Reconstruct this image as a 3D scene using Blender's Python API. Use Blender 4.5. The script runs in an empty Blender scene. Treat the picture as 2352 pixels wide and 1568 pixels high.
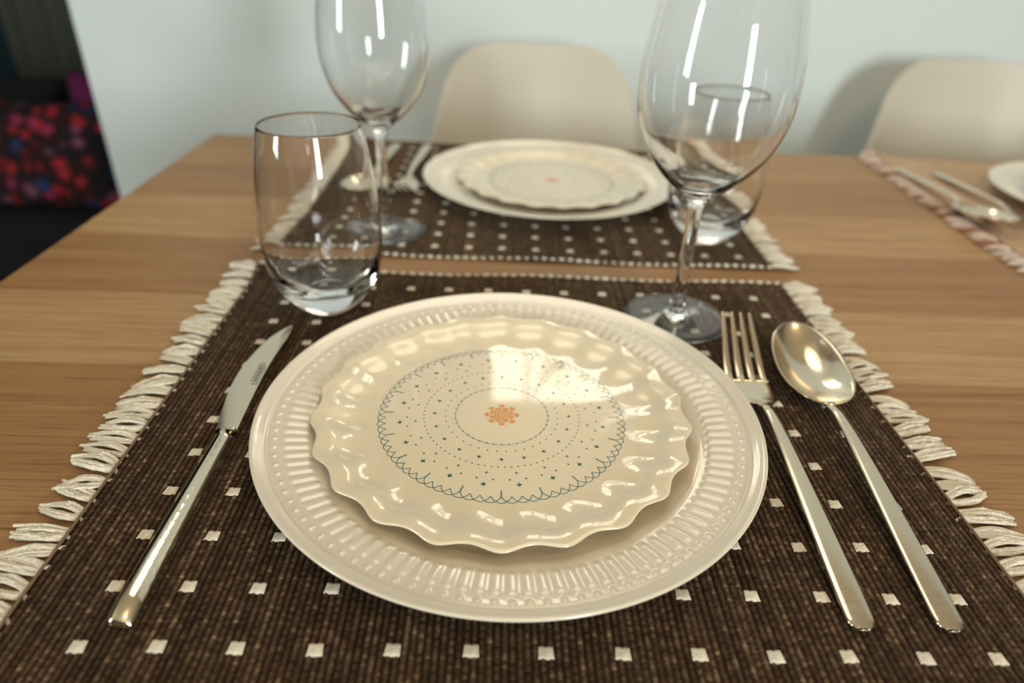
import bpy, bmesh, math, random
import numpy as np
from mathutils import Matrix, Vector
random.seed(7); rng = np.random.default_rng(7)
PI = math.pi
T = 0.74                      # table top height
MAT = T + 0.0022              # top of the cloth placemats
SC = bpy.context.scene
COL = SC.collection

# ------------------------------------------------------------------ camera
cd = bpy.data.cameras.new('camera'); cam = bpy.data.objects.new('camera', cd); COL.objects.link(cam)
a_ = Vector((0.99928263, -0.00884311, 0.03682412)); b_ = Vector((-0.02692776, 0.51780254, 0.85507627)); c_ = Vector((0.02662916, 0.85545446, -0.51719296))
m = Matrix.Identity(4)
for i in range(3):
    m[i][0], m[i][1], m[i][2] = a_[i], b_[i], -c_[i]
m.translation = Vector((-0.00695826, -0.30494361, T + 0.24175161))
cam.matrix_world = m
cd.sensor_width = 36; cd.lens = 36 * 1551.06 / 2352; cd.clip_start = 0.02; cd.clip_end = 60
cd.dof.use_dof = True; cd.dof.focus_distance = 0.325; cd.dof.aperture_fstop = 4.3; cd.dof.aperture_blades = 0
SC.camera = cam
SC.view_settings.view_transform = 'Standard'; SC.view_settings.look = 'None'
SC.view_settings.exposure = 0.0; SC.view_settings.gamma = 1.0; SC.view_settings.use_curve_mapping = False
SC.cycles.max_bounces = 14; SC.cycles.transmission_bounces = 14; SC.cycles.glossy_bounces = 6; SC.cycles.diffuse_bounces = 5
SC.cycles.caustics_reflective = True; SC.cycles.caustics_refractive = True; SC.cycles.blur_glossy = 0.5
SC.cycles.sample_clamp_indirect = 14.0

# ------------------------------------------------------------------ world + lights
W = bpy.data.worlds.new('world'); SC.world = W; W.use_nodes = True
W.node_tree.nodes['Background'].inputs[0].default_value = (1.0, 0.93, 0.74, 1)
W.node_tree.nodes['Background'].inputs[1].default_value = 7.0

def area(name, loc, target, sx, sy, watts, col):
    l = bpy.data.lights.new(name, 'AREA'); l.shape = 'RECTANGLE'; l.size = sx; l.size_y = sy; l.energy = watts; l.color = col
    o = bpy.data.objects.new(name, l); COL.objects.link(o); o.location = loc
    o.rotation_euler = (Vector(target) - Vector(loc)).to_track_quat('-Z', 'Y').to_euler()
    return o
# lamp as daylight from the added, unseen narrow window behind the camera 
area('daylight_front', (1.35, -3.02, 1.32), (.15, 0.3, 1.0), 0.5, 1.05, 80, (0.86, 0.96, 1.0))

area('fill_left', (-3.04, -1.45, 1.5), (-.3, .8, 1.0), 0.6, 1.3, 36, (0.84, 0.96, 1.0))  # added cool fill for the left part of the white wall

# ------------------------------------------------------------------ helpers
def link(name, me, mat=None, parent=None, loc=None, rot=None):
    o = bpy.data.objects.new(name, me); COL.objects.link(o)
    if mat is not None and not me.materials: me.materials.append(mat)
    if parent: o.parent = parent
    if loc is not None: o.location = loc
    if rot is not None: o.rotation_euler = rot
    return o
def thing(name, label, cat, loc=(0, 0, 0), rz=0, group=None):
    o = bpy.data.objects.new(name, None); COL.objects.link(o); o.location = loc; o.rotation_euler = (0, 0, rz)
    o.empty_display_size = 0.02
    o['label'] = label; o['category'] = cat
    if group: o['group'] = group
    return o
def copy_tree(o, parent=None):
    c = o.copy(); COL.objects.link(c)
    if parent: c.parent = parent
    for ch in [k for k in bpy.data.objects if k.parent == o]:
        copy_tree(ch, c)
    return c
def relabel(o, label, loc, rz=0, group=None):
    o.location = loc; o.rotation_euler = (0, 0, rz); o['label'] = label
    if group: o['group'] = group
    return o
def mesh(name, V, F, smooth=True):
    me = bpy.data.meshes.new(name)
    V = np.asarray(V, float)
    if isinstance(F, np.ndarray):
        me.vertices.add(len(V)); me.vertices.foreach_set('co', V.ravel())
        n, k = F.shape
        me.loops.add(n * k); me.loops.foreach_set('vertex_index', F.ravel().astype(np.int32))
        me.polygons.add(n); me.polygons.foreach_set('loop_start', np.arange(0, n * k, k, dtype=np.int32))
        me.update(calc_edges=True)
    else:
        me.from_pydata([tuple(v) for v in V], [], F)
    if smooth: me.polygons.foreach_set('use_smooth', [True] * len(me.polygons))
    me.update()
    return me
def grid_faces(nu, nv, closed_u=False, closed_v=False, flip=False):
    """vertex index = i*nv + j"""
    iu = np.arange(nu if closed_u else nu - 1); jv = np.arange(nv if closed_v else nv - 1)
    I, J = np.meshgrid(iu, jv, indexing='ij'); I2 = (I + 1) % nu; J2 = (J + 1) % nv
    q = np.stack([I * nv + J, I2 * nv + J, I2 * nv + J2, I * nv + J2], -1).reshape(-1, 4)
    return q[:, ::-1].copy() if flip else q
def lathe(name, prof, n=96, closed=False):
    """prof: list of (r,z); r==0 ends are collapsed. outside to the right when walking up"""
    prof = np.asarray(prof, float); t = np.linspace(0, 2 * PI, n, endpoint=False)
    V = np.stack([np.outer(prof[:, 0], np.cos(t)), np.outer(prof[:, 0], np.sin(t)), np.repeat(prof[:, 1:2], n, 1)], -1).reshape(-1, 3)
    F = grid_faces(len(prof), n, closed_u=closed, closed_v=True, flip=True)
    me = mesh(name, V, F)
    bm = bmesh.new(); bm.from_mesh(me); bmesh.ops.remove_doubles(bm, verts=bm.verts, dist=1e-7)
    bmesh.ops.recalc_face_normals(bm, faces=bm.faces)
    for f in bm.faces: f.smooth = True
    bm.to_mesh(me); bm.free()
    return me
def smooth_prof(pts, n=8):
    """Catmull-Rom through points"""
    P = [np.array(p, float) for p in pts]; P = [2 * P[0] - P[1]] + P + [2 * P[-1] - P[-2]]; out = []
    for i in range(1, len(P) - 2):
        for k in range(n):
            t = k / n
            out.append(.5 * ((2 * P[i]) + (-P[i-1] + P[i+1]) * t + (2*P[i-1] - 5*P[i] + 4*P[i+1] - P[i+2]) * t*t + (-P[i-1] + 3*P[i] - 3*P[i+1] + P[i+2]) * t**3))
    out.append(P[-2]); return out
def tube_vf(path, rad, k=6, cap=True):
    P = np.asarray(path, float); n = len(P); rad = np.broadcast_to(np.asarray(rad, float), (n,))
    tg = np.gradient(P, axis=0); tg /= np.linalg.norm(tg, axis=1)[:, None] + 1e-12
    up = np.array([0, 0, 1.]) if abs(tg[:, 2]).mean() < .8 else np.array([1., 0, 0])
    V = []
    for i in range(n):
        s = np.cross(tg[i], up); s /= np.linalg.norm(s) + 1e-12; u = np.cross(s, tg[i])
        for j in range(k):
            a = 2 * PI * j / k; V.append(P[i] + rad[i] * (math.cos(a) * s + math.sin(a) * u))
    F = [tuple(int(x) for x in f) for f in grid_faces(n, k, closed_v=True)]
    if cap: F += [tuple(range(k))[::-1], tuple((n - 1) * k + j for j in range(k))]
    return V, F
class MB:
    def __init__(s): s.V = []; s.F = []
    def add(s, V, F):
        o = len(s.V); s.V += [tuple(v) for v in V]; s.F += [tuple(int(i) + o for i in f) for f in F]; return s
    def tube(s, path, rad, k=6): return s.add(*tube_vf(path, rad, k))
    def box(s, x0, x1, y0, y1, z0, z1):
        return s.add([(x0,y0,z0),(x1,y0,z0),(x1,y1,z0),(x0,y1,z0),(x0,y0,z1),(x1,y0,z1),(x1,y1,z1),(x0,y1,z1)],
                     [(0,3,2,1),(4,5,6,7),(0,1,5,4),(1,2,6,5),(2,3,7,6),(3,0,4,7)])
    def build(s, name, mat, parent=None, smooth=False, bevel=0, loc=None, rot=None):
        me = mesh(name, s.V, s.F, smooth)
        if bevel:
            bm = bmesh.new(); bm.from_mesh(me)
            bmesh.ops.bevel(bm, geom=bm.edges[:], offset=bevel, segments=2, affect='EDGES', profile=.5)
            bm.to_mesh(me); bm.free()
        return link(name, me, mat, parent, loc, rot)
def structure(o): o['kind'] = 'structure'; return o

# ------------------------------------------------------------------ materials
def mat(name, col=(.8, .8, .8), rough=.5, metal=0, spec=.5, trans=0, ior=1.45, coat=0, **kw):
    m = bpy.data.materials.new(name); m.use_nodes = True; b = m.node_tree.nodes['Principled BSDF']
    b.inputs['Base Color'].default_value = (*col, 1); b.inputs['Roughness'].default_value = rough
    b.inputs['Metallic'].default_value = metal; b.inputs['Specular IOR Level'].default_value = spec
    b.inputs['Transmission Weight'].default_value = trans; b.inputs['IOR'].default_value = ior
    b.inputs['Coat Weight'].default_value = coat; b.inputs['Coat Roughness'].default_value = .03
    return m
class N:
    def __init__(s, m): s.t = m.node_tree; s.b = s.t.nodes['Principled BSDF']
    def new(s, typ, **kw):
        n = s.t.nodes.new(typ)
        for k, v in kw.items(): setattr(n, k, v)
        return n
    def l(s, a, b): s.t.links.new(a, b)
    def coord(s, scale=(1, 1, 1), kind='Object'):
        tc = s.new('ShaderNodeTexCoord'); mp = s.new('ShaderNodeMapping'); mp.inputs['Scale'].default_value = scale
        s.l(tc.outputs[kind], mp.inputs[0]); return mp
    def noise(s, vec, scale, detail=4, rough=.55, dist=0):
        n = s.new('ShaderNodeTexNoise'); n.inputs['Scale'].default_value = scale; n.inputs['Detail'].default_value = detail
        n.inputs['Roughness'].default_value = rough; n.inputs['Distortion'].default_value = dist; s.l(vec.outputs[0], n.inputs['Vector']); return n
    def ramp(s, fac, stops):
        r = s.new('ShaderNodeValToRGB'); e = r.color_ramp.elements
        e[0].position, e[0].color = stops[0][0], (*stops[0][1], 1); e[1].position, e[1].color = stops[-1][0], (*stops[-1][1], 1)
        for p, c in stops[1:-1]:
            x = e.new(p); x.color = (*c, 1)
        s.l(fac, r.inputs[0]); return r
    def mix(s, fac, a, b, mode='MIX'):
        x = s.new('ShaderNodeMix', data_type='RGBA', blend_type=mode)
        for v, i in ((fac, 0), (a, 6), (b, 7)):
            if hasattr(v, 'links') or hasattr(v, 'is_output'): s.l(v, x.inputs[i])
            else: x.inputs[i].default_value = v if i == 0 else (*v, 1)
        return x.outputs[2]
    def bump(s, h, strength=.2, dist=.001):
        b = s.new('ShaderNodeBump'); b.inputs['Strength'].default_value = strength; b.inputs['Distance'].default_value = dist
        s.l(h, b.inputs['Height']); s.l(b.outputs[0], s.b.inputs['Normal']); return b

# oak board, tone of each board from the object colour
M_oak = mat('oak', rough=.48, spec=.35); n = N(M_oak)
oi = n.new('ShaderNodeObjectInfo'); mp = n.coord((2.2, 60, 60)); tc2 = n.new('ShaderNodeVectorMath', operation='ADD')
rv = n.new('ShaderNodeMath', operation='MULTIPLY'); n.l(oi.outputs['Random'], rv.inputs[0]); rv.inputs[1].default_value = 40.0
n.l(mp.outputs[0], tc2.inputs[0]); n.l(rv.outputs[0], tc2.inputs[1])
g1 = n.noise(tc2, 2.0, 6, .6, .6); g2 = n.noise(tc2, 9.0, 3, .6); mp3 = n.coord((7, 420, 100)); g3 = n.noise(mp3, 2.4, 3, .65)
r1 = n.ramp(g1.outputs[0], [(.30, (.76, .70, .62)), (.5, (.97, .96, .93)), (.72, (1.04, 1.14, 1.04))])
r3 = n.ramp(g3.outputs[0], [(.30, (.50, .40, .31)), (.46, (.96, .95, .93)), (.6, (1.0, 1.0, 1.0))])
c1 = n.mix(1.0, oi.outputs['Color'], r1.outputs[0], 'MULTIPLY'); c2 = n.mix(.85, c1, r3.outputs[0], 'MULTIPLY'); n.l(c2, n.b.inputs['Base Color'])
n.bump(g3.outputs[0], .25, .0006)
M_oak_plain = mat('oak_frame', (.34, .19, .085), .5)

# woven brown cloth, colour of each yarn and painted groove shade stored on the mesh
M_weave = mat('brown_weave', rough=.95, spec=.15); n = N(M_weave)
at = n.new('ShaderNodeAttribute', attribute_name='yarn'); mp = n.coord((1, 1, 1)); f1 = n.noise(mp, 1400, 2, .6); f2 = n.noise(mp, 38, 3, .6)
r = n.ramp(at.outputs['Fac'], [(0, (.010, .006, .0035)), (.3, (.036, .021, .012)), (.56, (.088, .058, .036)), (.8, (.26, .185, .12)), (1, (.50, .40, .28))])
rr = n.ramp(f1.outputs[0], [(.25, (.45, .42, .40)), (.7, (1.45, 1.42, 1.38))]); r2 = n.ramp(f2.outputs[0], [(.3, (.85, .88, .88)), (.7, (1.15, 1.1, 1.05))])
cc = n.mix(.8, r.outputs[0], rr.outputs[0], 'MULTIPLY'); cc = n.mix(1., cc, r2.outputs[0], 'MULTIPLY'); n.l(cc, n.b.inputs['Base Color']); n.bump(f1.outputs[0], .5, .0004)
n.b.inputs['Sheen Weight'].default_value = .35; n.b.inputs['Sheen Tint'].default_value = (.9, .62, .38, 1); n.b.inputs['Sheen Roughness'].default_value = .35
M_cream_weave = mat('cream_weave', rough=.9, spec=.15); n = N(M_cream_weave)
at = n.new('ShaderNodeAttribute', attribute_name='yarn')
r = n.ramp(at.outputs['Fac'], [(0, (.38, .24, .15)), (.5, (.60, .46, .33)), (1, (.78, .68, .55))]); n.l(r.outputs[0], n.b.inputs['Base Color'])
M_yarn = mat('cream_yarn', rough=.9, spec=.2); n = N(M_yarn); mp = n.coord(); f = n.noise(mp, 900, 2)
r = n.ramp(f.outputs[0], [(.3, (.58, .53, .42)), (.65, (.82, .77, .65))]); n.l(r.outputs[0], n.b.inputs['Base Color']); n.bump(f.outputs[0], .4, .0003)
M_yarn_tan = mat('tan_thread', (.20, .13, .075), .9)
M_yarn_rust = mat('rust_yarn', (.33, .16, .105), .9)
M_yarn_pale = mat('pale_yarn', (.62, .50, .42), .9)

def ceramic(name, col, col2):
    m_ = mat(name, col, .22, spec=.5, coat=1.0); n_ = N(m_); mp_ = n_.coord(); f_ = n_.noise(mp_, 14, 2)
    r_ = n_.ramp(f_.outputs[0], [(.35, col), (.65, col2)]); n_.l(r_.outputs[0], n_.b.inputs['Base Color'])
    n_.b.inputs['Coat Roughness'].default_value = .02; n_.b.inputs['Coat IOR'].default_value = 1.55
    return m_
M_dinner = ceramic('white_stoneware', (.76, .69, .56), (.78, .71, .58))
M_salad = ceramic('cream_stoneware', (.78, .68, .49), (.80, .70, .51))
M_teal = mat('teal_print', (.03, .15, .13), .3, coat=1.0)
M_orange = mat('orange_print', (.74, .29, .035), .3, coat=1.0)
M_steel = mat('brushed_steel', (.76, .66, .51), .17, metal=1); n = N(M_steel); mp = n.coord((30, 300, 30)); f = n.noise(mp, 4, 3)
r = n.ramp(f.outputs[0], [(.3, (.10, .10, .10)), (.7, (.22, .22, .22))]); n.l(r.outputs[0], n.b.inputs['Roughness'])
M_mirror = mat('polished_steel', (.78, .69, .54), .08, metal=1)
M_engrave = mat('engraved_steel', (.25, .22, .18), .5, metal=1)
M_glass = bpy.data.materials.new('clear_glass'); M_glass.use_nodes = True; t = M_glass.node_tree; t.nodes.clear()
g = t.nodes.new('ShaderNodeBsdfGlass'); g.inputs['IOR'].default_value = 1.46; g.inputs['Roughness'].default_value = 0.0; g.inputs['Color'].default_value = (1, 1, 1, 1)
o = t.nodes.new('ShaderNodeOutputMaterial'); t.links.new(g.outputs[0], o.inputs[0])
M_pane = mat('window_glass', (1, 1, 1), .0, trans=1, ior=1.05)
def plaster(name, col):
    m_ = mat(name, col, .85, spec=.2); n_ = N(m_); mp_ = n_.coord(); f_ = n_.noise(mp_, 160, 4); n_.bump(f_.outputs[0], .15, .001); return m_
M_wall = plaster('white_plaster', (.665, .72, .71)); M_wall2 = plaster('room_plaster', (.20, .19, .17)); M_wall3 = plaster('teal_plaster', (.05, .10, .105)); M_ceil = plaster('ceiling_plaster', (.78, .64, .47))
M_hall = plaster('dark_teal_paint', (.012, .028, .032)); M_taupe = mat('taupe_wall_light', (.10, .10, .075), .9)
M_floor = mat('dark_floor', (.02, .016, .012), .6); n = N(M_floor); mp = n.coord((1, 8, 1)); f = n.noise(mp, 3, 5)
r = n.ramp(f.outputs[0], [(.3, (.004, .003, .003)), (.7, (.012, .009, .007))]); n.l(r.outputs[0], n.b.inputs['Base Color'])
M_chair = mat('matt_white_plastic', (.57, .53, .43), .38, spec=.4)
M_leg = mat('beech', (.45, .28, .13), .5); M_black = mat('black_metal', (.015, .015, .015), .5); M_blackcloth = mat('black_fabric', (.003, .003, .0035), .95)
M_frame = mat('white_frame', (.7, .7, .66), .5); M_bark = mat('bark', (.06, .04, .025), .9); M_leaf = mat('leaf', (.10, .14, .04), .7); M_ground = mat('garden_ground', (.25, .22, .12), .9)
M_shade = mat('lamp_metal', (.75, .7, .6), .35); 
def emit(name, col, s):
    m_ = mat(name, (.8, .8, .8)); b_ = m_.node_tree.nodes['Principled BSDF']; b_.inputs['Emission Color'].default_value = (*col, 1); b_.inputs['Emission Strength'].default_value = s; return m_
M_diff = emit('lamp_diffuser', (1.0, .87, .66), 2.9); M_bulb = emit('lamp_bulb', (1.0, .74, .42), 200.0)
M_floral = mat('floral_cloth', rough=.9); n = N(M_floral); mp = n.coord((1, 1, 1)); nz = n.noise(mp, 9, 2)
vo = n.new('ShaderNodeTexVoronoi'); vo.inputs['Scale'].default_value = 30; vo.inputs['Randomness'].default_value = 1.0; dv = n.mix(.06, mp.outputs[0], nz.outputs['Color'], 'ADD'); n.l(dv, vo.inputs['Vector'])
sx = n.new('ShaderNodeSeparateColor'); n.l(vo.outputs['Color'], sx.inputs[0])
r = n.ramp(sx.outputs[0], [(0, (.55, .02, .03)), (.42, (.42, .012, .02)), (.5, (.02, .004, .01)), (.62, (.03, .06, .20)), (.74, (.50, .03, .13)), (.88, (.30, .10, .16)), (1, (.08, .12, .10))])
r.color_ramp.interpolation = 'CONSTANT'
r2 = n.ramp(vo.outputs['Distance'], [(.25, (.55, .5, .55)), (.55, (.03, .02, .03))]); n.l(n.mix(1., r.outputs[0], r2.outputs[0], 'MULTIPLY'), n.b.inputs['Base Color'])
M_magenta = mat('magenta_fringe', (.10, .002, .05), .9)  # colour fringe at the wall edge, put into a pillow's colour

# ------------------------------------------------------------------ room shell
WY = 1.05
def slab(name, x0, x1, y0, y1, z0, z1, m_): return structure(MB().box(x0, x1, y0, y1, z0, z1).build(name, m_))
slab('floor', -3.2, 3.3, -3.3, 4.0, -.1, 0, M_floor)
mb = MB(); mb.box(-3.2, 3.3, -3.3, 1.17, 2.5, 2.6).box(-3.2, -.7, 1.17, 4.0, 2.5, 2.6); structure(mb.build('ceiling', M_ceil))
wx0, wx1, wz0, wz1 = -.02, .40, 1.35, 1.60          # transom window above the opposite chairs, added out of view for plate reflections
mb = MB(); X0 = -.785
mb.box(X0, wx0, WY, WY + .12, 0, 2.5).box(wx1, 3.2, WY, WY + .12, 0, 2.5).box(wx0, wx1, WY, WY + .12, 0, wz0).box(wx0, wx1, WY, WY + .12, wz1, 2.5)
wb = structure(mb.build('wall_back', M_wall))
mb = MB(); mb.box(-3.2, -3.08, -3.3, -1.75, 0, 2.5).box(-3.2, -3.08, -1.15, 1.05, 0, 2.5).box(-3.2, -3.08, -1.75, -1.15, 0, .85).box(-3.2, -3.08, -1.75, -1.15, 2.15, 2.5)
structure(mb.build('wall_left', M_wall3))
slab('trim_3', -3.2, -3.08, 1.05, 4.0, 0, 2.5, M_hall)
slab('wall_front', -3.08, 1.04, -3.2, -3.08, 0, 2.5, M_wall2)
mb = MB(); mb.box(1.04, 1.66, -3.2, -3.08, 1.9, 2.5).box(1.66, 3.2, -3.2, -3.08, 0, 2.5).box(1.04, 1.66, -3.2, -3.08, 0, .75)
structure(mb.build('trim_1', M_wall2))
slab('wall_right', 3.2, 3.3, -3.3, 1.17, 0, 2.5, M_wall2)
# hall beyond the end of the white wall
slab('wall_hall', -3.08, -.785, 2.6, 2.72, 0, 2.5, M_hall)
slab('trim_2', -.785, -.70, WY + .12, 2.6, 0, 2.5, M_hall)
def window(n_, parts, loc=(0, 0, 0)):
    o = bpy.data.objects.new(n_, None); COL.objects.link(o); o['kind'] = 'structure'; o.location = loc
    return o
w1 = window('window_1', None); f = MB(); t_ = .012; yb = WY + .05
for (x0, x1, z0, z1) in ((wx0, wx1, wz0, wz0 + t_), (wx0, wx1, wz1 - t_, wz1), (wx0, wx0 + t_, wz0, wz1), (wx1 - t_, wx1, wz0, wz1), (wx0 + .095, wx0 + .103, wz0, wz1), (wx1 - .103, wx1 - .095, wz0, wz1)):
    f.box(x0, x1, yb, yb + .03, z0, z1)
f.build('window_frame', M_frame, w1)
MB().box(wx0, wx1, yb + .012, yb + .016, wz0, wz1).build('window_pane', M_pane, w1)
w2 = window('window_2', None); f = MB()  # unseen window added behind the camera for the streak in the glasses
for (x0, x1, z0, z1) in ((1.04, 1.66, .75, .79), (1.04, 1.66, 1.86, 1.9), (1.04, 1.08, .75, 1.9), (1.62, 1.66, .75, 1.9)): f.box(x0, x1, -3.16, -3.10, z0, z1)
f.build('window_frame', M_frame, w2)
w3 = window('window_3', None); f = MB()  # unseen window added on the left to hold the cool fill lamp
for (y0, y1, z0, z1) in ((-1.75, -1.15, .85, .89), (-1.75, -1.15, 2.11, 2.15), (-1.75, -1.71, .85, 2.15), (-1.19, -1.15, .85, 2.15)): f.box(-3.17, -3.11, y0, y1, z0, z1)
f.build('window_frame', M_frame, w3)

# tree added in the garden, seen only as a reflection of the transom window
tr = thing('added_garden_tree', 'leafy tree added outside the transom window for its reflection in the plate', 'tree', (.62, 5.2, .55))
f = MB(); f.tube([(0, 0, -.6), (.02, 0, 1.6), (-.03, 0, 2.8), (0, 0, 3.6)], [.12, .09, .06, .03], 8)
for k in range(9):
    a = k * 2.4; h = 1.9 + .2 * k
    f.tube([(0, 0, h), (.35 * math.cos(a), .3 * math.sin(a), h + .25), (.75 * math.cos(a), .6 * math.sin(a), h + .45)], [.035, .02, .008], 5)
f.build('trunk', M_bark, tr, True)
f = MB()
for k in range(330):
    a = random.uniform(0, 2 * PI); rr_ = random.uniform(.1, .95); h = random.uniform(2.0, 4.0); p = Vector((rr_ * math.cos(a), rr_ * .8 * math.sin(a), h))
    q = Matrix.Rotation(random.uniform(0, PI), 3, Vector((random.random(), random.random(), random.random() + .1)).normalized())
    f.add([p + q @ Vector(v) for v in ((-.05, 0, 0), (0, -.025, .004), (.05, 0, 0), (0, .025, .004))], [(0, 1, 2, 3)])
o = f.build('foliage', M_leaf, tr); o['kind'] = 'stuff'
slab('ground', -12, 12, 4.1, 16, -.12, -.02, M_ground)

# ------------------------------------------------------------------ pendant lamp added out of view, warm light over the table
pl = thing('added_pendant_lamp', 'round warm pendant lamp added out of view to light the middle of the table', 'lamp', (.12, .44, 0))
zL = T + .86
f = MB(); f.tube([(0, 0, 2.5), (0, 0, zL + .14)], .004, 8); f.build('cord', M_black, pl, True)
link('lamp_shade', lathe('lamp_shade', [(.02, zL + .14), (.05, zL + .135), (.20, zL + .10), (.28, zL + .01), (.278, zL + .01), (.198, zL + .096), (.05, zL + .13), (.02, zL + .135)], 48), M_shade, pl)
link('diffuser', lathe('diffuser', [(0, zL + .026), (.26, zL + .026), (.26, zL + .020), (0, zL + .020)], 48), M_diff, pl)
sl = thing('added_spot_lamp', 'small two bulb ceiling spotlight added out of view behind the seat for glints', 'lamp', (.75, -.9, 0))  # added unseen for the paired warm glints in the glass
MB().box(-.12, .12, -.02, .02, 2.44, 2.5).build('spot_bar', M_shade, sl)
for s in (-1, 1):
    link('bulb', lathe('bulb', [(0, 2.36), (.02, 2.365), (.032, 2.39), (.02, 2.42), (.012, 2.44)], 16), M_bulb, sl, (s * .09, 0, 0))

# ------------------------------------------------------------------ table
tb = thing('dining_table', 'long oak dining table with light brown boards running left to right', 'table', (0, 0, 0))
TX0, TX1, TY0, TY1 = -.384, 1.36, -.19, .604
seams = [TY0, -.155, -.05, .055, .152, .262, .367, .475, .604]
tones = [(.36, .205, .100), (.375, .215, .105), (.345, .192, .089), (.455, .285, .148), (.355, .197, .092), (.45, .278, .142), (.365, .207, .098), (.41, .248, .125)]
for i in range(8):
    me_ = MB().box(TX0, TX1, seams[i] + .0001, seams[i + 1] - .0001, T - .03, T)
    o = me_.build('board', M_oak, tb, bevel=.0004); o.color = (*tones[i], 1)
f = MB().box(TX0 + .06, TX1 - .06, TY0 + .06, TY0 + .08, T - .1, T - .03).box(TX0 + .06, TX1 - .06, TY1 - .08, TY1 - .06, T - .1, T - .03)
f.box(TX0 + .06, TX0 + .08, TY0 + .08, TY1 - .08, T - .1, T - .03).box(TX1 - .08, TX1 - .06, TY0 + .08, TY1 - .08, T - .1, T - .03).build('apron', M_oak_plain, tb)
for x in (TX0 + .02, TX1 - .08):
    for y in (TY0 + .02, TY1 - .08):
        MB().box(x, x + .06, y, y + .06, 0, T - .03).build('leg', M_oak_plain, tb, bevel=.003)

# ------------------------------------------------------------------ woven placemats
MX0, MX1, MY0, MY1 = -.199, .229, -.168, .1935      # near mat, in table coordinates
MW, ML = MX1 - MX0, MY1 - MY0
RIB = .003
def mat_wave(x, y, amp=1.0):
    """slow rise of the cloth: wavy long edges, lifted back left corner (x,y from mat centre)"""
    ex = np.clip((np.abs(y) - (ML / 2 - .028)) / .028, 0, 1) ** 2
    z = ex * (.0009 + .0009 * np.sin(x * 37 + 1.0)) * amp
    cx = np.clip(1 - np.hypot(x + MW / 2, y - ML / 2) / .035, 0, 1) ** 1.6
    z = z + .007 * cx * amp
    return z
def weave_mesh(name, amp=1.0, dx=.0006, dy=.0012, base=.0022):
    nx = int(round(MW / dx)) + 1; ny = int(round(ML / dy)) + 1
    x = np.linspace(-MW / 2, MW / 2, nx); y = np.linspace(-ML / 2, ML / 2, ny)
    X, Y = np.meshgrid(x, y, indexing='ij')
    rib = (X + MW / 2) / RIB; k = np.floor(rib).astype(int); fr = rib - k
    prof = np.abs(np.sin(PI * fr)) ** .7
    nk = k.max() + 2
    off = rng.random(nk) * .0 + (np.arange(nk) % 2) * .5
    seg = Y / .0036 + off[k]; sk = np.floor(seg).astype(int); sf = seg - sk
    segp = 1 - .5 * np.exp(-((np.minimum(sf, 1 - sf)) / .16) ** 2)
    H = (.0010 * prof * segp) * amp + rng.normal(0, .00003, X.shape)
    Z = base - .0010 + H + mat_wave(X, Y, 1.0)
    yarn = .06 + .50 * prof ** 1.3 * segp + rng.normal(0, .05, X.shape)  # yarn tone with shade painted in, darker in grooves and segment ends
    ribtone = rng.normal(0, .045, nk); yarn += ribtone[k]
    segt = rng.random((nk, 400)); si = (sk + 150) % 400
    st = segt[k, si]; yarn += (st - .5) * .16; rowp = .10 + .62 * rng.random(400) ** 2.5; rp = rowp[si]
    # pale weft yarn peeping out at the ends of some segments, in rows every few millimetres
    rowk = np.floor((Y + .5) / .0094).astype(int) % 2
    dash = (np.minimum(sf, 1 - sf) < .17) & (prof > .55) & (segt[(k + 7) % nk, si] < rp)
    yarn[dash] += .30
    grooved = rng.random(nk) > .72
    dot = (prof < .35) & grooved[k] & ((np.floor(Y / dy).astype(int) % 2) == 0)
    yarn[dot] += .30
    edge = np.minimum(X + MW / 2, MW / 2 - X) < .0022
    yarn[edge] += .25
    V = np.stack([X, Y, Z], -1).reshape(-1, 3); F = grid_faces(nx, ny)
    # skirt down to the table
    top = len(V); ring = [i * ny for i in range(nx)] + [(nx - 1) * ny + j for j in range(1, ny)] + [i * ny + ny - 1 for i in range(nx - 2, -1, -1)] + [j for j in range(ny - 2, 0, -1)]
    rv_ = V[ring].copy(); rv_[:, 2] -= .0013; V = np.vstack([V, rv_]); n_ = len(ring); ra = np.array(ring)
    q = np.stack([ra, top + np.arange(n_), top + (np.arange(n_) + 1) % n_, np.roll(ra, -1)], -1)
    F = np.vstack([F, q])
    me = mesh(name, V, F)
    at_ = me.attributes.new('yarn', 'FLOAT', 'POINT')
    yy = np.concatenate([yarn.ravel(), np.full(n_, .2)]).astype(np.float32); at_.data.foreach_set('value', np.clip(yy, 0, 1))
    return me
me_weave = weave_mesh('woven_cloth')
# raised cream square tuft, two ribs wide, notched on its upper side
gx, gy = 11, 9; V = []
for i in range(gx):
    for j in range(gy):
        u = i / (gx - 1) * 2 - 1; v = j / (gy - 1) * 2 - 1
        notch = .22 * math.exp(-(u / .22) ** 2) if v > 0 else 0
        yy = v * (1 - notch) * .00285 * (1 + .06 * math.cos(PI * u)); xx = u * .0030 * (1 - .07 * v)
        e = max(0, 1 - max(abs(u), abs(v)) ** 6)
        z = -.0003 + .0008 * e + .00008 * math.sin(v * 14) - (.00022 * math.exp(-(u / .15) ** 2) if e > 0 else 0)
        V.append((xx, yy, z))
me_tuft = mesh('tuft', V, grid_faces(gx, gy)); me_tuft.materials.append(M_yarn)
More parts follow.
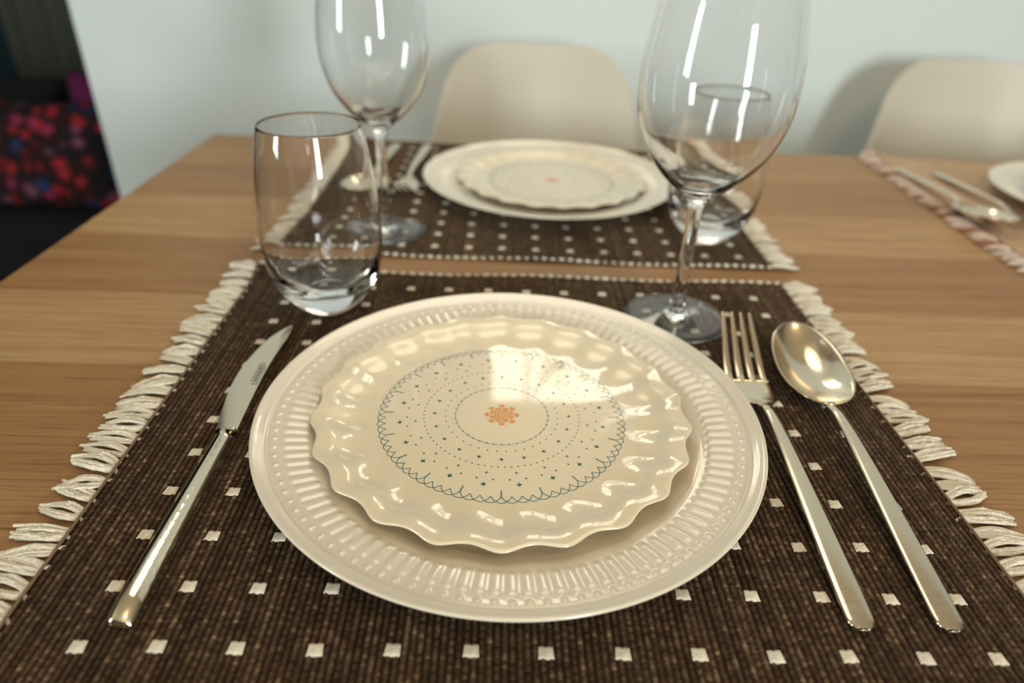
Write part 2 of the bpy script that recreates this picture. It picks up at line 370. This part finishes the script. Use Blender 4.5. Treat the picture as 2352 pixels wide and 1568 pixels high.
# fringe tassels: a handful of shapes, shared by all
me_tassel = []
def tassel_mesh(k, n_str=12, Lm=.025):
    f = MB(); loopy = k % 3
    lean = random.uniform(-.35, .35)
    for s in range(n_str):
        u = (s / (n_str - 1) - .5)
        L_ = Lm * random.uniform(.82, 1.1); spread = .0075 * (1 if loopy else .7)
        side = 1 if u > 0 else -1
        bow = (.0019 if loopy else .0008) * side * random.uniform(.6, 1.1)
        P = []
        for q in range(9):
            t = q / 8
            yy = u * .0045 * (1 - t) + bow * math.sin(PI * min(1, t * 1.1)) + u * spread * t * (.55 if loopy else 1) + lean * L_ * t * t * .6
            P.append((-L_ * t, yy, -.0004 + .0022 * math.sin(PI * min(1, t * .9 + .08)) * random.uniform(.75, 1.1) + .0002 * s % .0008))
        f.tube(P, .00078, 5)
    f.tube([(.003, -.0022, -.0004), (-.001, -.0004, .0008), (-.003, .0022, .0002)], .0009, 5)
    return mesh('tassel', f.V, f.F)
for k in range(7): me_tassel.append(tassel_mesh(k))
f = MB()
for i in range(6):
    pass
def bead_mesh(lx, ly, lz):
    V = []; 
    for i in range(7):
        th = PI * i / 6
        for j in range(8):
            ph = 2 * PI * j / 8; V.append((lx * math.cos(th), ly * math.sin(th) * math.cos(ph), lz * math.sin(th) * math.sin(ph)))
    return mesh('stitch', V, grid_faces(7, 8, closed_v=True))
me_stitch = bead_mesh(.0023, .0013, .0012); me_stitch.materials.append(M_yarn)

def placemat(label, cx, cy, rz, weave, m_weave, m_fringe, dots, dot0=None, fringe2=None, group=None, stitches=True):
    t = thing('placemat', label, 'placemat', (cx, cy, T), rz, group)
    link('woven_cloth', weave, m_weave, t)
    if dots:
        for r_ in range(12):
            for c in range(-11, 2):
                x = dot0[0] + .03 * c + random.uniform(-.0005, .0005); y = dot0[1] + .02816 * r_ + random.uniform(-.0004, .0004)
                if abs(x) < MW / 2 - .01 and abs(y) < ML / 2 - .006:
                    z = .0022 + float(mat_wave(np.array(x), np.array(y)))
                    link('tuft', me_tuft, None, t, (x, y, z), (0, 0, random.uniform(-.06, .06)))
    nt = 33
    for side in (-1, 1):
        path = [(side * (MW / 2 - .0022), y, .0029 + float(mat_wave(np.array(side * MW / 2), np.array(y)))) for y in np.linspace(-ML / 2 + .001, ML / 2 - .001, 60)]
        f = MB(); f.tube(path, .0007, 5); f.build('hem_thread', M_yarn_tan if dots else M_yarn_rust, t, True)
        for k in range(nt):
            y = -ML / 2 + ML * (k + .5) / nt + random.uniform(-.0012, .0012)
            z = .0006 + float(mat_wave(np.array(side * MW / 2), np.array(y))) * .8
            o = link('tassel', random.choice(me_tassel).copy() if False else me_tassel[random.randrange(7)], None, t, (side * (MW / 2 - .0015), y, z + .0006), (random.uniform(-.1, .1), 0, random.uniform(-.25, .25) + (PI if side > 0 else 0)))
            o.scale = (random.uniform(.85, 1.04), random.choice((-1, 1)) * random.uniform(1.05, 1.4), random.uniform(.9, 1.4))
            mm = m_fringe if (fringe2 is None or random.random() < .35) else fringe2
            if not o.data.materials: o.data.materials.append(mm)
            if fringe2 is not None or o.data.materials[0] is not mm:
                o.material_slots[0].link = 'OBJECT'; o.material_slots[0].material = mm
    if stitches:
        for ys in (-1, 1):
            for k in range(57):
                x = -MW / 2 + .004 + (MW - .008) * k / 56; y = ys * (ML / 2)
                z = .0017 + float(mat_wave(np.array(x), np.array(y)))
                o = link('stitch', me_stitch, None, t, (x, y, z + random.uniform(-.0002, .0003)), (0, 0, random.uniform(-.3, .3)))
                s_ = random.uniform(1.0, 1.4); o.scale = (s_, s_, s_)
    return t
mcx, mcy = (MX0 + MX1) / 2, (MY0 + MY1) / 2
d0 = (.16709 - mcx, -.14234 - mcy)
placemat('brown ribbed placemat with cream square dots lying nearest, under the large front dinner plate', mcx, mcy, 0, me_weave, M_weave, M_yarn, True, d0)
fcx, fcy = .0215, .4085
placemat('brown ribbed placemat with cream dots on the far side of table, before the middle chair', fcx, fcy, math.radians(-.8), me_weave, M_weave, M_yarn, True, (.1505 + .0300 - fcx + .0, .2505 - fcy - .0))
me_weave2 = weave_mesh('woven_cloth_cream', .8, .0010, .004)
placemat('cream placemat with rust and white fringe at the right end, before the right chair', .700, .405, math.radians(-3), me_weave2, M_cream_weave, M_yarn_rust, False, None, M_yarn_pale, stitches=False)

# ------------------------------------------------------------------ plates
def polar_mesh(name, prof_top, prof_bot, nt, fr, fz):
    """prof in (r,z); fr(r,th)->dr, fz(r,th)->dz applied on the top and fading on the bottom"""
    P = np.array(prof_top + prof_bot, float); nP = len(P); w = np.array([1.] * len(prof_top) + [1.] * len(prof_bot)); istop = np.array([1.] * len(prof_top) + [0.] * len(prof_bot))
    th = np.linspace(0, 2 * PI, nt, endpoint=False)
    R = P[:, 0:1] + 0 * th[None]; TH = th[None] + 0 * R
    R2 = R + fr(R, TH) ; Z = P[:, 1:2] + fz(R, TH, istop[:, None])
    V = np.stack([R2 * np.cos(TH), R2 * np.sin(TH), Z], -1).reshape(-1, 3)
    me = mesh(name, V, grid_faces(nP, nt, closed_v=True, flip=False))
    return me
def interp_prof(pts, step):
    out = []
    pts = smooth_prof(pts, 12); P = np.array(pts); d = np.r_[0, np.cumsum(np.hypot(*np.diff(P, axis=0).T))]
    n_ = max(2, int(d[-1] / step)); s = np.linspace(0, d[-1], n_)
    return [tuple(x) for x in np.stack([np.interp(s, d, P[:, 0]), np.interp(s, d, P[:, 1])], -1)]
NF = 112
KD = 1.0112
top = [(.0005, .0040), (.06, .0040)] + interp_prof([(.078, .0040), (.088, .0046), (.095, .0072), (.101, .0098), (.1055, .0110), (.111, .0121), (.1195, .0136), (.1225, .0141), (.1262, .0148)], .00065)
top += interp_prof([(.1266, .0150), (.1270, .0156), (.1278, .0159), (.1300, .0167), (.1325, .0178), (.1336, .0179), (.1341, .0174)], .0005)
bot = interp_prof([(.1338, .0167), (.132, .0155), (.125, .0122), (.112, .0082), (.100, .0032), (.090, .0018), (.086, .0005), (.0850, 0), (.0800, 0), (.0785, .0008), (.077, .0014)], .002) + [(.04, .0014), (.0005, .0014)]
def fzd(R, TH, top_):
    e = np.clip((R - .1045) / .0035, 0, 1) * np.clip((.1200 - R) / .003, 0, 1)
    e = e * e * (3 - 2 * e)
    c = np.cos(NF * TH); fl = .00055 * e * (np.maximum(0, .5 + .5 * c) ** .8)
    # bead ring, beads between the flutes' ends
    dth = (TH * NF / (2 * PI) + .5) % 1 - .5; s = dth * 2 * PI * .1227 / NF
    d2 = ((R - .1228) ** 2 + s ** 2) / .00135 ** 2
    bd = .0005 * np.sqrt(np.clip(1 - d2, 0, 1))
    pit = -.0003 * np.exp(-((R - .1262) / .0006) ** 2)
    return (fl + bd + pit) * top_
me_dinner = polar_mesh('plate_body', top, bot, NF * 12, lambda R, T_: 0 * R, fzd); me_dinner.materials.append(M_dinner)
NL = 22
top = [(.0005, .0058), (.03, .0058), (.062, .0058)] + interp_prof([(.070, .0058), (.074, .0060), (.078, .0064), (.083, .0072), (.0868, .0083), (.0895, .0097), (.0920, .0110), (.0955, .0118), (.0990, .0122), (.1007, .0123), (.1014, .0118)], .0009)
bot = interp_prof([(.1010, .0112), (.097, .0104), (.0935, .0092), (.090, .0072), (.084, .0046), (.076, .0030), (.068, .0020), (.0625, .0006), (.0615, 0), (.0580, 0), (.0568, .0010), (.055, .0018)], .0022) + [(.03, .0020), (.0005, .0020)]
def lob(TH): 
    c = np.cos(NL * (TH - PI / 2)); return c
def frs(R, TH): return (.0012 * np.clip((R - .074) / .010, 0, 1) + .0006 * np.clip((R - .094) / .008, 0, 1)) * (lob(TH) + .06 * np.cos(2 * NL * (TH - PI / 2)))
def fzs(R, TH, top_):
    e = np.clip((R - .067) / .012, 0, 1) * np.clip((.0995 - R) / .012, .25, 1)
    return -.00022 * e * lob(TH) - .0001 * np.clip((R - .09) / .009, 0, 1) * lob(TH)
me_salad = polar_mesh('plate_body', top, bot, NL * 30, frs, fzs); me_salad.materials.append(M_salad)

# printed lace and stars: thin flat ink lying on the well of the small plate
ZI = .00588
def ink_line(f, pts, w, closed=False):
    P = np.asarray(pts, float); tg = np.gradient(P, axis=0); tg /= np.linalg.norm(tg, axis=1)[:, None] + 1e-12; nn = np.stack([-tg[:, 1], tg[:, 0]], -1)
    A = P + nn * w / 2; B = P - nn * w / 2; n_ = len(P)
    V = [(x, y, ZI) for x, y in A] + [(x, y, ZI) for x, y in B]
    f.add(V, [(i + 1, i, n_ + i, n_ + i + 1) for i in range(n_ - 1)])
def ink_dot(f, x, y, r_, k=7, z=ZI, sx=1, sy=1, rot=0):
    V = []
    for i in range(k):
        a = 2 * PI * i / k; u, v = r_ * sx * math.cos(a), r_ * sy * math.sin(a)
        V.append((x + u * math.cos(rot) - v * math.sin(rot), y + u * math.sin(rot) + v * math.cos(rot), z))
    f.add(V, [tuple(range(k))])
def ring_pts(n_, r_, off=0): 
    return [(r_ * math.cos(2 * PI * (i + off) / n_ - PI / 2), r_ * math.sin(2 * PI * (i + off) / n_ - PI / 2), 2 * PI * (i + off) / n_ - PI / 2) for i in range(n_)]
def ink_star(f, x, y, ang, L_, w, diag=.6):
    for k in range(4):
        a = ang + k * PI / 4; l_ = L_ * (1 if k % 2 == 0 else diag); 
        if l_ <= 0: continue
        dx_, dy_ = math.cos(a), math.sin(a); V = [(x + dx_ * l_, y + dy_ * l_, ZI), (x - dy_ * w, y + dx_ * w, ZI), (x - dx_ * l_, y - dy_ * l_, ZI), (x + dy_ * w, y - dx_ * w, ZI)]
        f.add(V, [(0, 1, 2, 3)])
f = MB()
Rk = .0622
for i in range(80):
    a0 = 2 * PI * (i - 1) / 80 - PI / 2; a1 = 2 * PI * (i + 1) / 80 - PI / 2
    pts = []
    for q in range(9):
        t = q / 8; a = a0 + (a1 - a0) * t; r_ = Rk - .0002 + .0042 * math.sin(PI * t) ** .75
        pts.append((r_ * math.cos(a), r_ * math.sin(a)))
    ink_line(f, pts, .00042)
for (x, y, a) in ring_pts(20, Rk): 
    ink_line(f, [(x * q / Rk, y * q / Rk) for q in (.0580, .0603, .0625)], .00066)
for (x, y, a) in ring_pts(20, .0545, .5): ink_star(f, x, y, a, .0019, .00055)
for (x, y, a) in ring_pts(40, .0508, .5): ink_dot(f, x, y, .00060)
for (x, y, a) in ring_pts(20, .0463, .5): ink_star(f, x, y, a, .0013, .00030, .35)
for (x, y, a) in ring_pts(80, .0418, .5): ink_dot(f, x, y, .00048)
for (x, y, a) in ring_pts(20, .0362, 0): ink_star(f, x, y, a, .0016, .00046)
for (x, y, a) in ring_pts(40, .0302, .5): ink_dot(f, x, y, .00048)
ink_line(f, [(.0250 * math.cos(t), .0250 * math.sin(t)) for t in np.linspace(0, 2 * PI, 121)], .0002)
for (x, y, a) in ring_pts(40, .0250): ink_star(f, x, y, a, .0009, .0003, 0)
f.V = [(x * 1.03, y * 1.03, z) for x, y, z in f.V]
me_print = mesh('printed_pattern', f.V, f.F, False); me_print.materials.append(M_teal)
f = MB()
for (x, y, a) in ring_pts(8, .0082): ink_dot(f, x, y, .0018, 9, sx=.8, sy=1.05, rot=a)
for (x, y, a) in ring_pts(8, .0058, .5): ink_dot(f, x, y, .0018, 8, sx=.62, sy=1.15, rot=a)
for rr_, w in ((.0040, .0012), (.0022, .0011)):
    ink_line(f, [((rr_ + .0004 * math.cos(5 * t)) * math.cos(t), (rr_ + .0004 * math.cos(5 * t)) * math.sin(t)) for t in np.linspace(0, 2 * PI, 41)], w)
ink_dot(f, 0, 0, .0010, 9)
me_flower = mesh('printed_flower', f.V, f.F, False); me_flower.materials.append(M_orange)

ZD = MAT; ZS = MAT + .0040
def dinner(label, x, y, rz=0):
    t = thing('dinner_plate', label, 'plate', (x, y, ZD), rz, 'dinner plates'); o = link('plate_body', me_dinner, None, t); o.scale = (KD, KD, 1); return t
def salad(label, x, y, rz=0):
    t = thing('salad_plate', label, 'plate', (x, y, ZS), rz, 'scalloped plates'); link('plate_body', me_salad, None, t)
    link('printed_pattern', me_print, None, t).name = 'printed_pattern'; link('printed_flower', me_flower, None, t); return t
dinner('large white dinner plate with fluted and beaded rim, nearest in front', .003, -.0062)
salad('scalloped cream plate printed with teal lace ring and orange flower, nearest in front', -.0015, -.0042)
dinner('large white dinner plate on the far brown placemat before the middle chair', .0475, .418, .1)
salad('scalloped cream plate on the far white dinner plate before the middle chair', .051, .418, .05)
dinner('large white dinner plate cut by the right edge of the photo, on the cream placemat', .684, .400, .2)
salad('scalloped cream plate on the dinner plate cut by the right edge of the photo', .686, .396, .2)

# ------------------------------------------------------------------ glasses
def tumbler():
    t = thing('water_tumbler', '', 'glass')
    out = smooth_prof([(.0170, .0006), (.0215, .0040), (.0275, .0100), (.0345, .0200), (.0392, .0340), (.0412, .0520), (.0412, .0650), (.0400, .0850), (.0370, .1080), (.0345, .1230), (.0327, .1305)], 6)
    inn = smooth_prof([(.0319, .1305), (.0337, .1225), (.0362, .1076), (.0391, .0850), (.0403, .0650), (.0402, .0520), (.0372, .0360), (.0310, .0250), (.0210, .0200), (.0100, .0188), (0, .0186)], 6)
    prof = [(0, .0022), (.010, .0020), (.0145, .0008), (.0160, .0)] + [tuple(p) for p in out] + [(.0323, .1311), (.0319, .1311)] + [tuple(p) for p in inn]
    link('glass_body', lathe('glass_body', prof, 96), M_glass, t); return t
def wine_one():
    """one closed blown body: foot, stem and bowl flow into each other"""
    t = thing('wine_glass', '', 'glass')
    outer = [(0, .0015), (.030, .0004), (.0360, .0)] + [tuple(p) for p in smooth_prof([(.0370, .0008), (.0360, .0016), (.0240, .0026), (.0120, .0046), (.0066, .0080), (.0052, .0150), (.0045, .030), (.0044, .055), (.0048, .078), (.0058, .0880), (.0105, .0945), (.0190, .1010), (.0290, .1105), (.0390, .1240), (.0460, .1420), (.0485, .1600), (.0476, .1800), (.0442, .2020), (.0398, .2220), (.0352, .2400), (.0335, .2460)], 6)]
    inn = smooth_prof([(.0328, .2460), (.0345, .2400), (.0391, .2219), (.0435, .2019), (.0469, .1800), (.0478, .1600), (.0452, .1423), (.0381, .1249), (.0279, .1120), (.0175, .1032), (.0080, .0995), (0, .0988)], 6)
    full = outer + [(.0331, .2466)] + [tuple(p) for p in inn]
    me = lathe('glass_body', full, 96)
    link('glass_body', me, M_glass, t); return t
t1 = tumbler(); relabel(t1, 'empty clear tumbler with thick base, on the left of the nearest plate', (-.1285, .136, MAT), 0, 'water tumblers')
t2 = copy_tree(t1); relabel(t2, 'empty clear tumbler seen through the right wine glass, beside the far plate', (.189, .290, MAT), 0, 'water tumblers')
g1_ = wine_one(); relabel(g1_, 'tall clear stemmed wine glass on the right, behind the fork', (.1265, .131, MAT), 0, 'wine glasses')
g2_ = copy_tree(g1_); relabel(g2_, 'clear stemmed wine glass on the left, behind the tumbler', (-.109, .283, MAT), 0, 'wine glasses'); g2_.scale = (.94, .94, 1.0)

# ------------------------------------------------------------------ cutlery (local: handle end at origin, pointing +y)
def loft(sections, k=16, power=3.0):
    """sections: (s, z_center, half_w, half_t, xoff, dish) superellipse rings across x/z"""
    V = []
    for (s, z, hw, ht, xo) in sections:
        for j in range(k):
            a = 2 * PI * j / k; ca, sa = math.cos(a), math.sin(a)
            V.append((xo + hw * math.copysign(abs(ca) ** (2 / power), ca), s, z + ht * math.copysign(abs(sa) ** (2 / power), sa)))
    F = [tuple(int(x) for x in f_) for f_ in grid_faces(len(sections), k, closed_v=True, flip=True)]
    F += [tuple(range(k)), tuple((len(sections) - 1) * k + j for j in range(k))[::-1]]
    return V, F
def dense(secs, n_=5):
    P = smooth_prof([s for s in secs], n_); return [tuple(p) for p in P]
ZC = MAT
def handle_secs():
    return dense([(0, .0022, .0030, .0009, 0), (.0022, .0022, .0052, .0011, 0), (.008, .0026, .0061, .0011, 0), (.04, .0046, .0058, .0012, 0), (.08, .0072, .0048, .0013, 0), (.115, .0090, .0036, .0015, 0), (.135, .0088, .0028, .0017, 0), (.1435, .0076, .0027, .0016, 0)], 6)
def fork():
    t = thing('fork', '', 'cutlery')
    V, F = loft(handle_secs(), 16, 2.6); link('handle', mesh('handle', V, F), M_steel, t)
    secs = dense([(.1435, .0076, .0027, .0016, 0), (.1480, .0062, .0038, .0012, 0), (.1530, .0044, .0088, .0009, 0), (.1590, .0030, .0124, .0008, 0), (.168, .0019, .0136, .0008, 0), (.1790, .0018, .0135, .0008, 0)], 6)
    V, F = loft(secs, 20, 3.2); link('head', mesh('head', V, F), M_steel, t)
    for i, x in enumerate((-.01125, -.00375, .00375, .01125)):
        hw = .0022
        ss = dense([(.1785, .0018, .0027, .00078, x), (.184, .0027, .0026, .0008, x * .99), (.192, .0056, .00245, .0008, x * .96), (.203, .0110, .0021, .0008, x * .90), (.215, .0178, .0017, .0008, x * .84), (.2255, .0240, .0011, .0006, x * .80), (.2275, .0251, .0003, .0003, x * .795)], 4)
        V, F = loft(ss, 10, 2.6); link('tine', mesh('tine', V, F), M_steel, t)
    return t
def spoon():
    t = thing('spoon', '', 'cutlery')
    V, F = loft(handle_secs() + [(.1475, .0068, .0032, .0013, 0), (.1520, .0066, .0044, .0008, 0)], 16, 2.6); link('handle', mesh('handle', V, F), M_steel, t)
    # bowl: rim outline and dish
    L0, L1 = .147, .228; nu, nv = 40, 24; V = []
    def hwid(s):
        q = (s - L0) / (L1 - L0); q = min(max(q, 0), 1)
        return .0232 * (max(0, 1 - abs(2 * q - 1) ** 2.25) ** .5) * (1.05 - .12 * q)
    for side in (1, -1):
        for i in range(nu):
            a = PI * i / (nu - 1); q = .5 - .5 * math.cos(a); s = L0 + (L1 - L0) * q; h = hwid(s) 
            zr = .0082 + .0100 * q ** 1.3; depth = (.0078 + .0085 * q) * math.sin(PI * (q ** .9)) ** .75 if 0 < q < 1 else 0
            for j in range(nv):
                u = -1 + 2 * j / (nv - 1); z = zr - depth * (1 - abs(u) ** 2.3)
                V.append((h * u, s, z + (0 if side > 0 else -.0009)))
    n_ = nu * nv; F = [tuple(int(x) for x in f_) for f_ in grid_faces(nu, nv, flip=True)] + [tuple(int(x) + n_ for x in f_) for f_ in grid_faces(nu, nv)]
    for i in range(nu - 1):
        a, b = i * nv, (i + 1) * nv; F += [(a, b, b + n_, a + n_), (a + nv - 1, a + nv - 1 + n_, b + nv - 1 + n_, b + nv - 1)]
    me = mesh('bowl', V, F); bm = bmesh.new(); bm.from_mesh(me); bmesh.ops.remove_doubles(bm, verts=bm.verts, dist=1e-6); bmesh.ops.recalc_face_normals(bm, faces=bm.faces)
    for q in bm.faces: q.smooth = True
    bm.to_mesh(me); bm.free(); link('bowl', me, M_steel, t); 
    zmin = min(v.co.z for v in me.vertices)
    for ch in [k for k in bpy.data.objects if k.parent == t and k.name.startswith('bowl')]: ch.location.z = -min(0, zmin) + (0.0 if zmin < 0 else -zmin)
    return t
fk = fork(); sp = spoon()
relabel(fk, 'four tined steel fork right beside the nearest dinner plate', (.1470, -.1315, ZC), math.atan2(-.0095, .2275), 'forks')
relabel(sp, 'steel tablespoon to the right of the nearest fork', (.1842, -.1315, ZC), math.atan2(-.0140, .2275), 'spoons')
c = copy_tree(fk); relabel(c, 'steel fork left of the far plate with tines pointing at the camera', (-.0985, .572, ZC), PI - .045, 'forks')
c = copy_tree(sp); relabel(c, 'steel spoon left of the far fork, seen through the left tumbler', (-.1385, .570, ZC), PI - .03, 'spoons')
c = copy_tree(fk); relabel(c, 'steel fork beside the cut off plate on the cream placemat', (.540, .524, ZC), PI - .03, 'forks')
c = copy_tree(sp); relabel(c, 'steel spoon nearest the rust fringe on the cream placemat', (.497, .540, ZC), PI - .02, 'spoons')

kn = thing('table_knife', 'shiny steel table knife with a ridged handle, left of the nearest plate', 'cutlery', (-.1470, -.1358, ZC))
# hollow faceted handle: six sided section with an off centre ridge
secs = []; nsec = 22
for i in range(nsec):
    q = i / (nsec - 1); s = .118 * q
    hw = .0056 - .0008 * abs(q - .15) ; ht = .0042 - .0006 * q
    if i == 0: hw, ht, s = .0042, .0016, 0
    if i == 1: hw, ht, s = .0053, .0030, .0018
    e = min(1, q / .25); rx = -.0018 + .0012 * q                   # ridge position, flattening to a broad facet at the end
    zt = 2 * ht
    ring = [(-hw, ht * .9), (-hw * .86, zt * (.80)), (rx - .0010 * e, zt * (.93 + .07 * e)), (rx + .0012, zt * (.92 + .08 * e)), (hw * .9, zt * .62), (hw, ht * .7), (hw * .75, .0004), (-hw * .75, .0004)]
    secs.append([(x + -.0035 + .0008 * q, s, z) for x, z in ring])
V = [p for r_ in secs for p in r_]; k = 8
F = [tuple(int(x) for x in f_) for f_ in grid_faces(nsec, k, closed_v=True)] + [tuple(range(k))[::-1], tuple((nsec - 1) * k + j for j in range(k))]
me = mesh('handle', V, F, False); bm = bmesh.new(); bm.from_mesh(me); bmesh.ops.recalc_face_normals(bm, faces=bm.faces)
bmesh.ops.bevel(bm, geom=[e_ for e_ in bm.edges], offset=.00025, segments=2, affect='EDGES')
for q in bm.faces: q.smooth = True
bm.to_mesh(me); bm.free(); link('handle', me, M_mirror, kn)
f = MB(); f.add(*loft([(.1170, .0040, .0052, .0030, -.0030), (.1186, .0042, .0056, .0026, -.0030), (.1200, .0042, .0054, .0018, -.0030)], 16, 3)); f.build('bolster', M_mirror, kn, True)
# blade: left edge curved, spine straight on the right
Lp = [(-.0090, .119), (-.0122, .140), (-.0148, .160), (-.0150, .180), (-.0125, .200), (-.0080, .218), (-.0018, .2300), (.0010, .2335)]
Rp = [(.0026, .119), (.0016, .140), (.0010, .160), (.0008, .180), (.0016, .200), (.0030, .218), (.0026, .2300), (.0018, .2335)]
Ls = smooth_prof(Lp, 5); Rs = smooth_prof(Rp, 5); V = []; nb = len(Ls); kk = 6
for (lx, ly), (rx, ry) in zip(Ls, Rs):
    for (q, th) in ((0, .00015), (.3, .0006), (.8, .0010), (1, .0011)):
        V.append((lx + (rx - lx) * q, ly + (ry - ly) * q, .0040 - .0005 * q + th))
    for (q, th) in ((1, .0011), (.5, .0008)):
        V.append((lx + (rx - lx) * q, ly + (ry - ly) * q, .0040 - .0005 * q - th))
F = [tuple(int(x) for x in f_) for f_ in grid_faces(nb, kk, closed_v=True)] + [tuple(range(kk))[::-1], tuple((nb - 1) * kk + j for j in range(kk))]
me = mesh('blade', V, F, True); bm = bmesh.new(); bm.from_mesh(me); bmesh.ops.recalc_face_normals(bm, faces=bm.faces)
for e_ in bm.edges:
    if len(e_.link_faces) == 2 and e_.calc_face_angle() > .5: e_.smooth = False
bm.to_mesh(me); bm.free(); link('blade', me, M_steel, kn)
f = MB()
for i in range(7):
    y = .1640 + i * .0030
    for q in range(3):
        x = -.0042 + q * .0013
        f.box(x, x + .0008, y, y + random.choice((.0012, .0019, .0022)), .00590, .00596)
f.build('engraving', M_engrave, kn)

# ------------------------------------------------------------------ chairs
def chair():
    t = thing('shell_chair', '', 'chair')
    prof = smooth_prof([(-.235, .425), (-.215, .443), (-.15, .446), (-.03, .432), (.08, .430), (.145, .455), (.180, .52), (.203, .61), (.224, .70), (.243, .78), (.252, .822)], 6)
    P = np.array(prof); d = np.r_[0, np.cumsum(np.hypot(*np.diff(P, axis=0).T))]; D = d[-1]
    n_ = 70; s = D * (.5 - .5 * np.cos(np.linspace(0, PI, n_))) if False else np.linspace(0, D, n_)
    s = np.r_[0, .004, .010, .02, np.linspace(.03, D - .075, n_), D - .06, D - .045, D - .032, D - .020, D - .011, D - .005, D - .0015, D]
    py = np.interp(s, d, P[:, 0]); pz = np.interp(s, d, P[:, 1]); nu = 33; V = []
    for i, si in enumerate(s):
        z = pz[i]; back = min(max((z - .45) / .15, 0), 1)
        hw = np.interp(z, [.44, .50, .60, .66, .725, .77, .822], [.225, .218, .196, .181, .166, .154, .143]) if py[i] > 0.1 else np.interp(py[i], [-.235, -.1, .1], [.205, .232, .228])
        R_ = .066; dt = D - si; df = si
        if dt < R_: hw = hw - R_ + math.sqrt(max(0, R_ ** 2 - (R_ - dt) ** 2))
        if df < .04: hw = hw - .04 + math.sqrt(max(0, .04 ** 2 - (.04 - df) ** 2))
        for j in range(nu):
            u = -1 + 2 * j / (nu - 1); x = hw * u
            q = (abs(x) / .2)
            V.append((x, py[i] - back * .062 * q ** 2.4, pz[i] + (1 - back) * .045 * q ** 3))
    me = mesh('shell', V, grid_faces(len(s), nu)); o = link('shell', me, M_chair, t)
    md = o.modifiers.new('thickness', 'SOLIDIFY'); md.thickness = .006; md.offset = 0
    md = o.modifiers.new('edge', 'BEVEL'); md.width = .002; md.segments = 2; md.limit_method = 'ANGLE'; md.angle_limit = 1.0
    for sx_ in (-1, 1):
        for sy_ in (-1, 1):
            f = MB(); f.tube([(sx_ * .11, sy_ * .10 - .02, .40), (sx_ * .23, sy_ * .22 - .02, 0)], [.013, .009], 12); f.build('leg', M_leg, t, True)
    f = MB(); f.box(-.09, .09, -.11, .07, .405, .42)
    for sx_ in (-1, 1): f.tube([(sx_ * .15, -.16, .27), (-sx_ * .12, .10, .385)], .004, 6); f.tube([(sx_ * .15, .12, .27), (-sx_ * .12, -.13, .385)], .004, 6)
    f.build('base_frame', M_black, t)
    return t
ch = chair(); relabel(ch, 'white moulded shell chair behind the far plate, in the middle', (.055, .684, 0), 0, 'shell chairs')
c = copy_tree(ch); relabel(c, 'white moulded shell chair against the wall at the right edge', (.800, .690, 0), math.radians(-4), 'shell chairs')

# ------------------------------------------------------------------ dark hall on the left
so = thing('sofa', 'low black sofa in the dark room beyond the end of the white wall', 'sofa', (-1.5, 1.55, 0))
MB().box(-.5, .68, -.36, .36, .05, .20).build('base', M_blackcloth, so, bevel=.015)
MB().box(-.5, .68, -.36, .36, .20, .36).build('seat', M_blackcloth, so, bevel=.03)
def pillow(name, w, h, th, m_, label, loc, rot, cat='cushion'):
    V = []; n_ = 21
    for side in (1, -1):
        for i in range(n_):
            for j in range(n_):
                u = -1 + 2 * i / (n_ - 1); v = -1 + 2 * j / (n_ - 1)
                e = max(0, (1 - u ** 4) * (1 - v ** 4)) ** .5; pin = 1 - .07 * (1 - abs(u)) ** 2 - .0
                V.append((u * w / 2 * (1 - .06 * (1 - v * v)), side * th / 2 * e, v * h / 2 * (1 - .06 * (1 - u * u))))
    F = [tuple(int(x) for x in f_) for f_ in grid_faces(n_, n_, flip=True)] + [tuple(int(x) + n_ * n_ for x in f_) for f_ in grid_faces(n_, n_)]
    me = mesh(name, V, F); bm = bmesh.new(); bm.from_mesh(me); bmesh.ops.remove_doubles(bm, verts=bm.verts, dist=1e-6); bmesh.ops.recalc_face_normals(bm, faces=bm.faces)
    for q in bm.faces: q.smooth = True
    bm.to_mesh(me); bm.free(); o = link(name, me, m_, None, loc, rot); o['label'] = label; o['category'] = cat; return o
pillow('floral_cushion', .36, .255, .10, M_floral, 'red floral cushion with blue and pink flowers on the black sofa', (-1.07, 1.30, .489), (math.radians(-8), 0, math.radians(6)))
pillow('colour_fringe', .26, .30, .09, M_magenta, 'dark magenta pillow shape standing in for a colour fringe along the wall edge', (-.94, 1.43, .508), (math.radians(-6), 0, math.radians(-4)))  # pillow shape added for the magenta colour fringe, no real cushion
cu = MB(); xs = np.linspace(-1.92, -1.55, 60)  # light gradient of the hall wall, painted as a taupe sheet
V = []; 
for i, x in enumerate(xs):
    y = 2.555 + .015 * math.sin(i * .35)
    V += [(x, y, .02), (x, y, 2.48)]
cu.add(V, [(2 * i, 2 * i + 2, 2 * i + 3, 2 * i + 1) for i in range(len(xs) - 1)])
o = cu.build('panel', M_taupe, None, True); o['label'] = 'dark taupe curtain standing in for the lighter shading on the hall wall beside the white wall end'; o['category'] = 'panel'
md = o.modifiers.new('thickness', 'SOLIDIFY'); md.thickness = .004

pillow('black_cushion', .40, .24, .14, M_blackcloth, 'black cushion leaning behind the red floral cushion on the black sofa', (-1.40, 1.66, .478), (math.radians(-4), 0, 0))
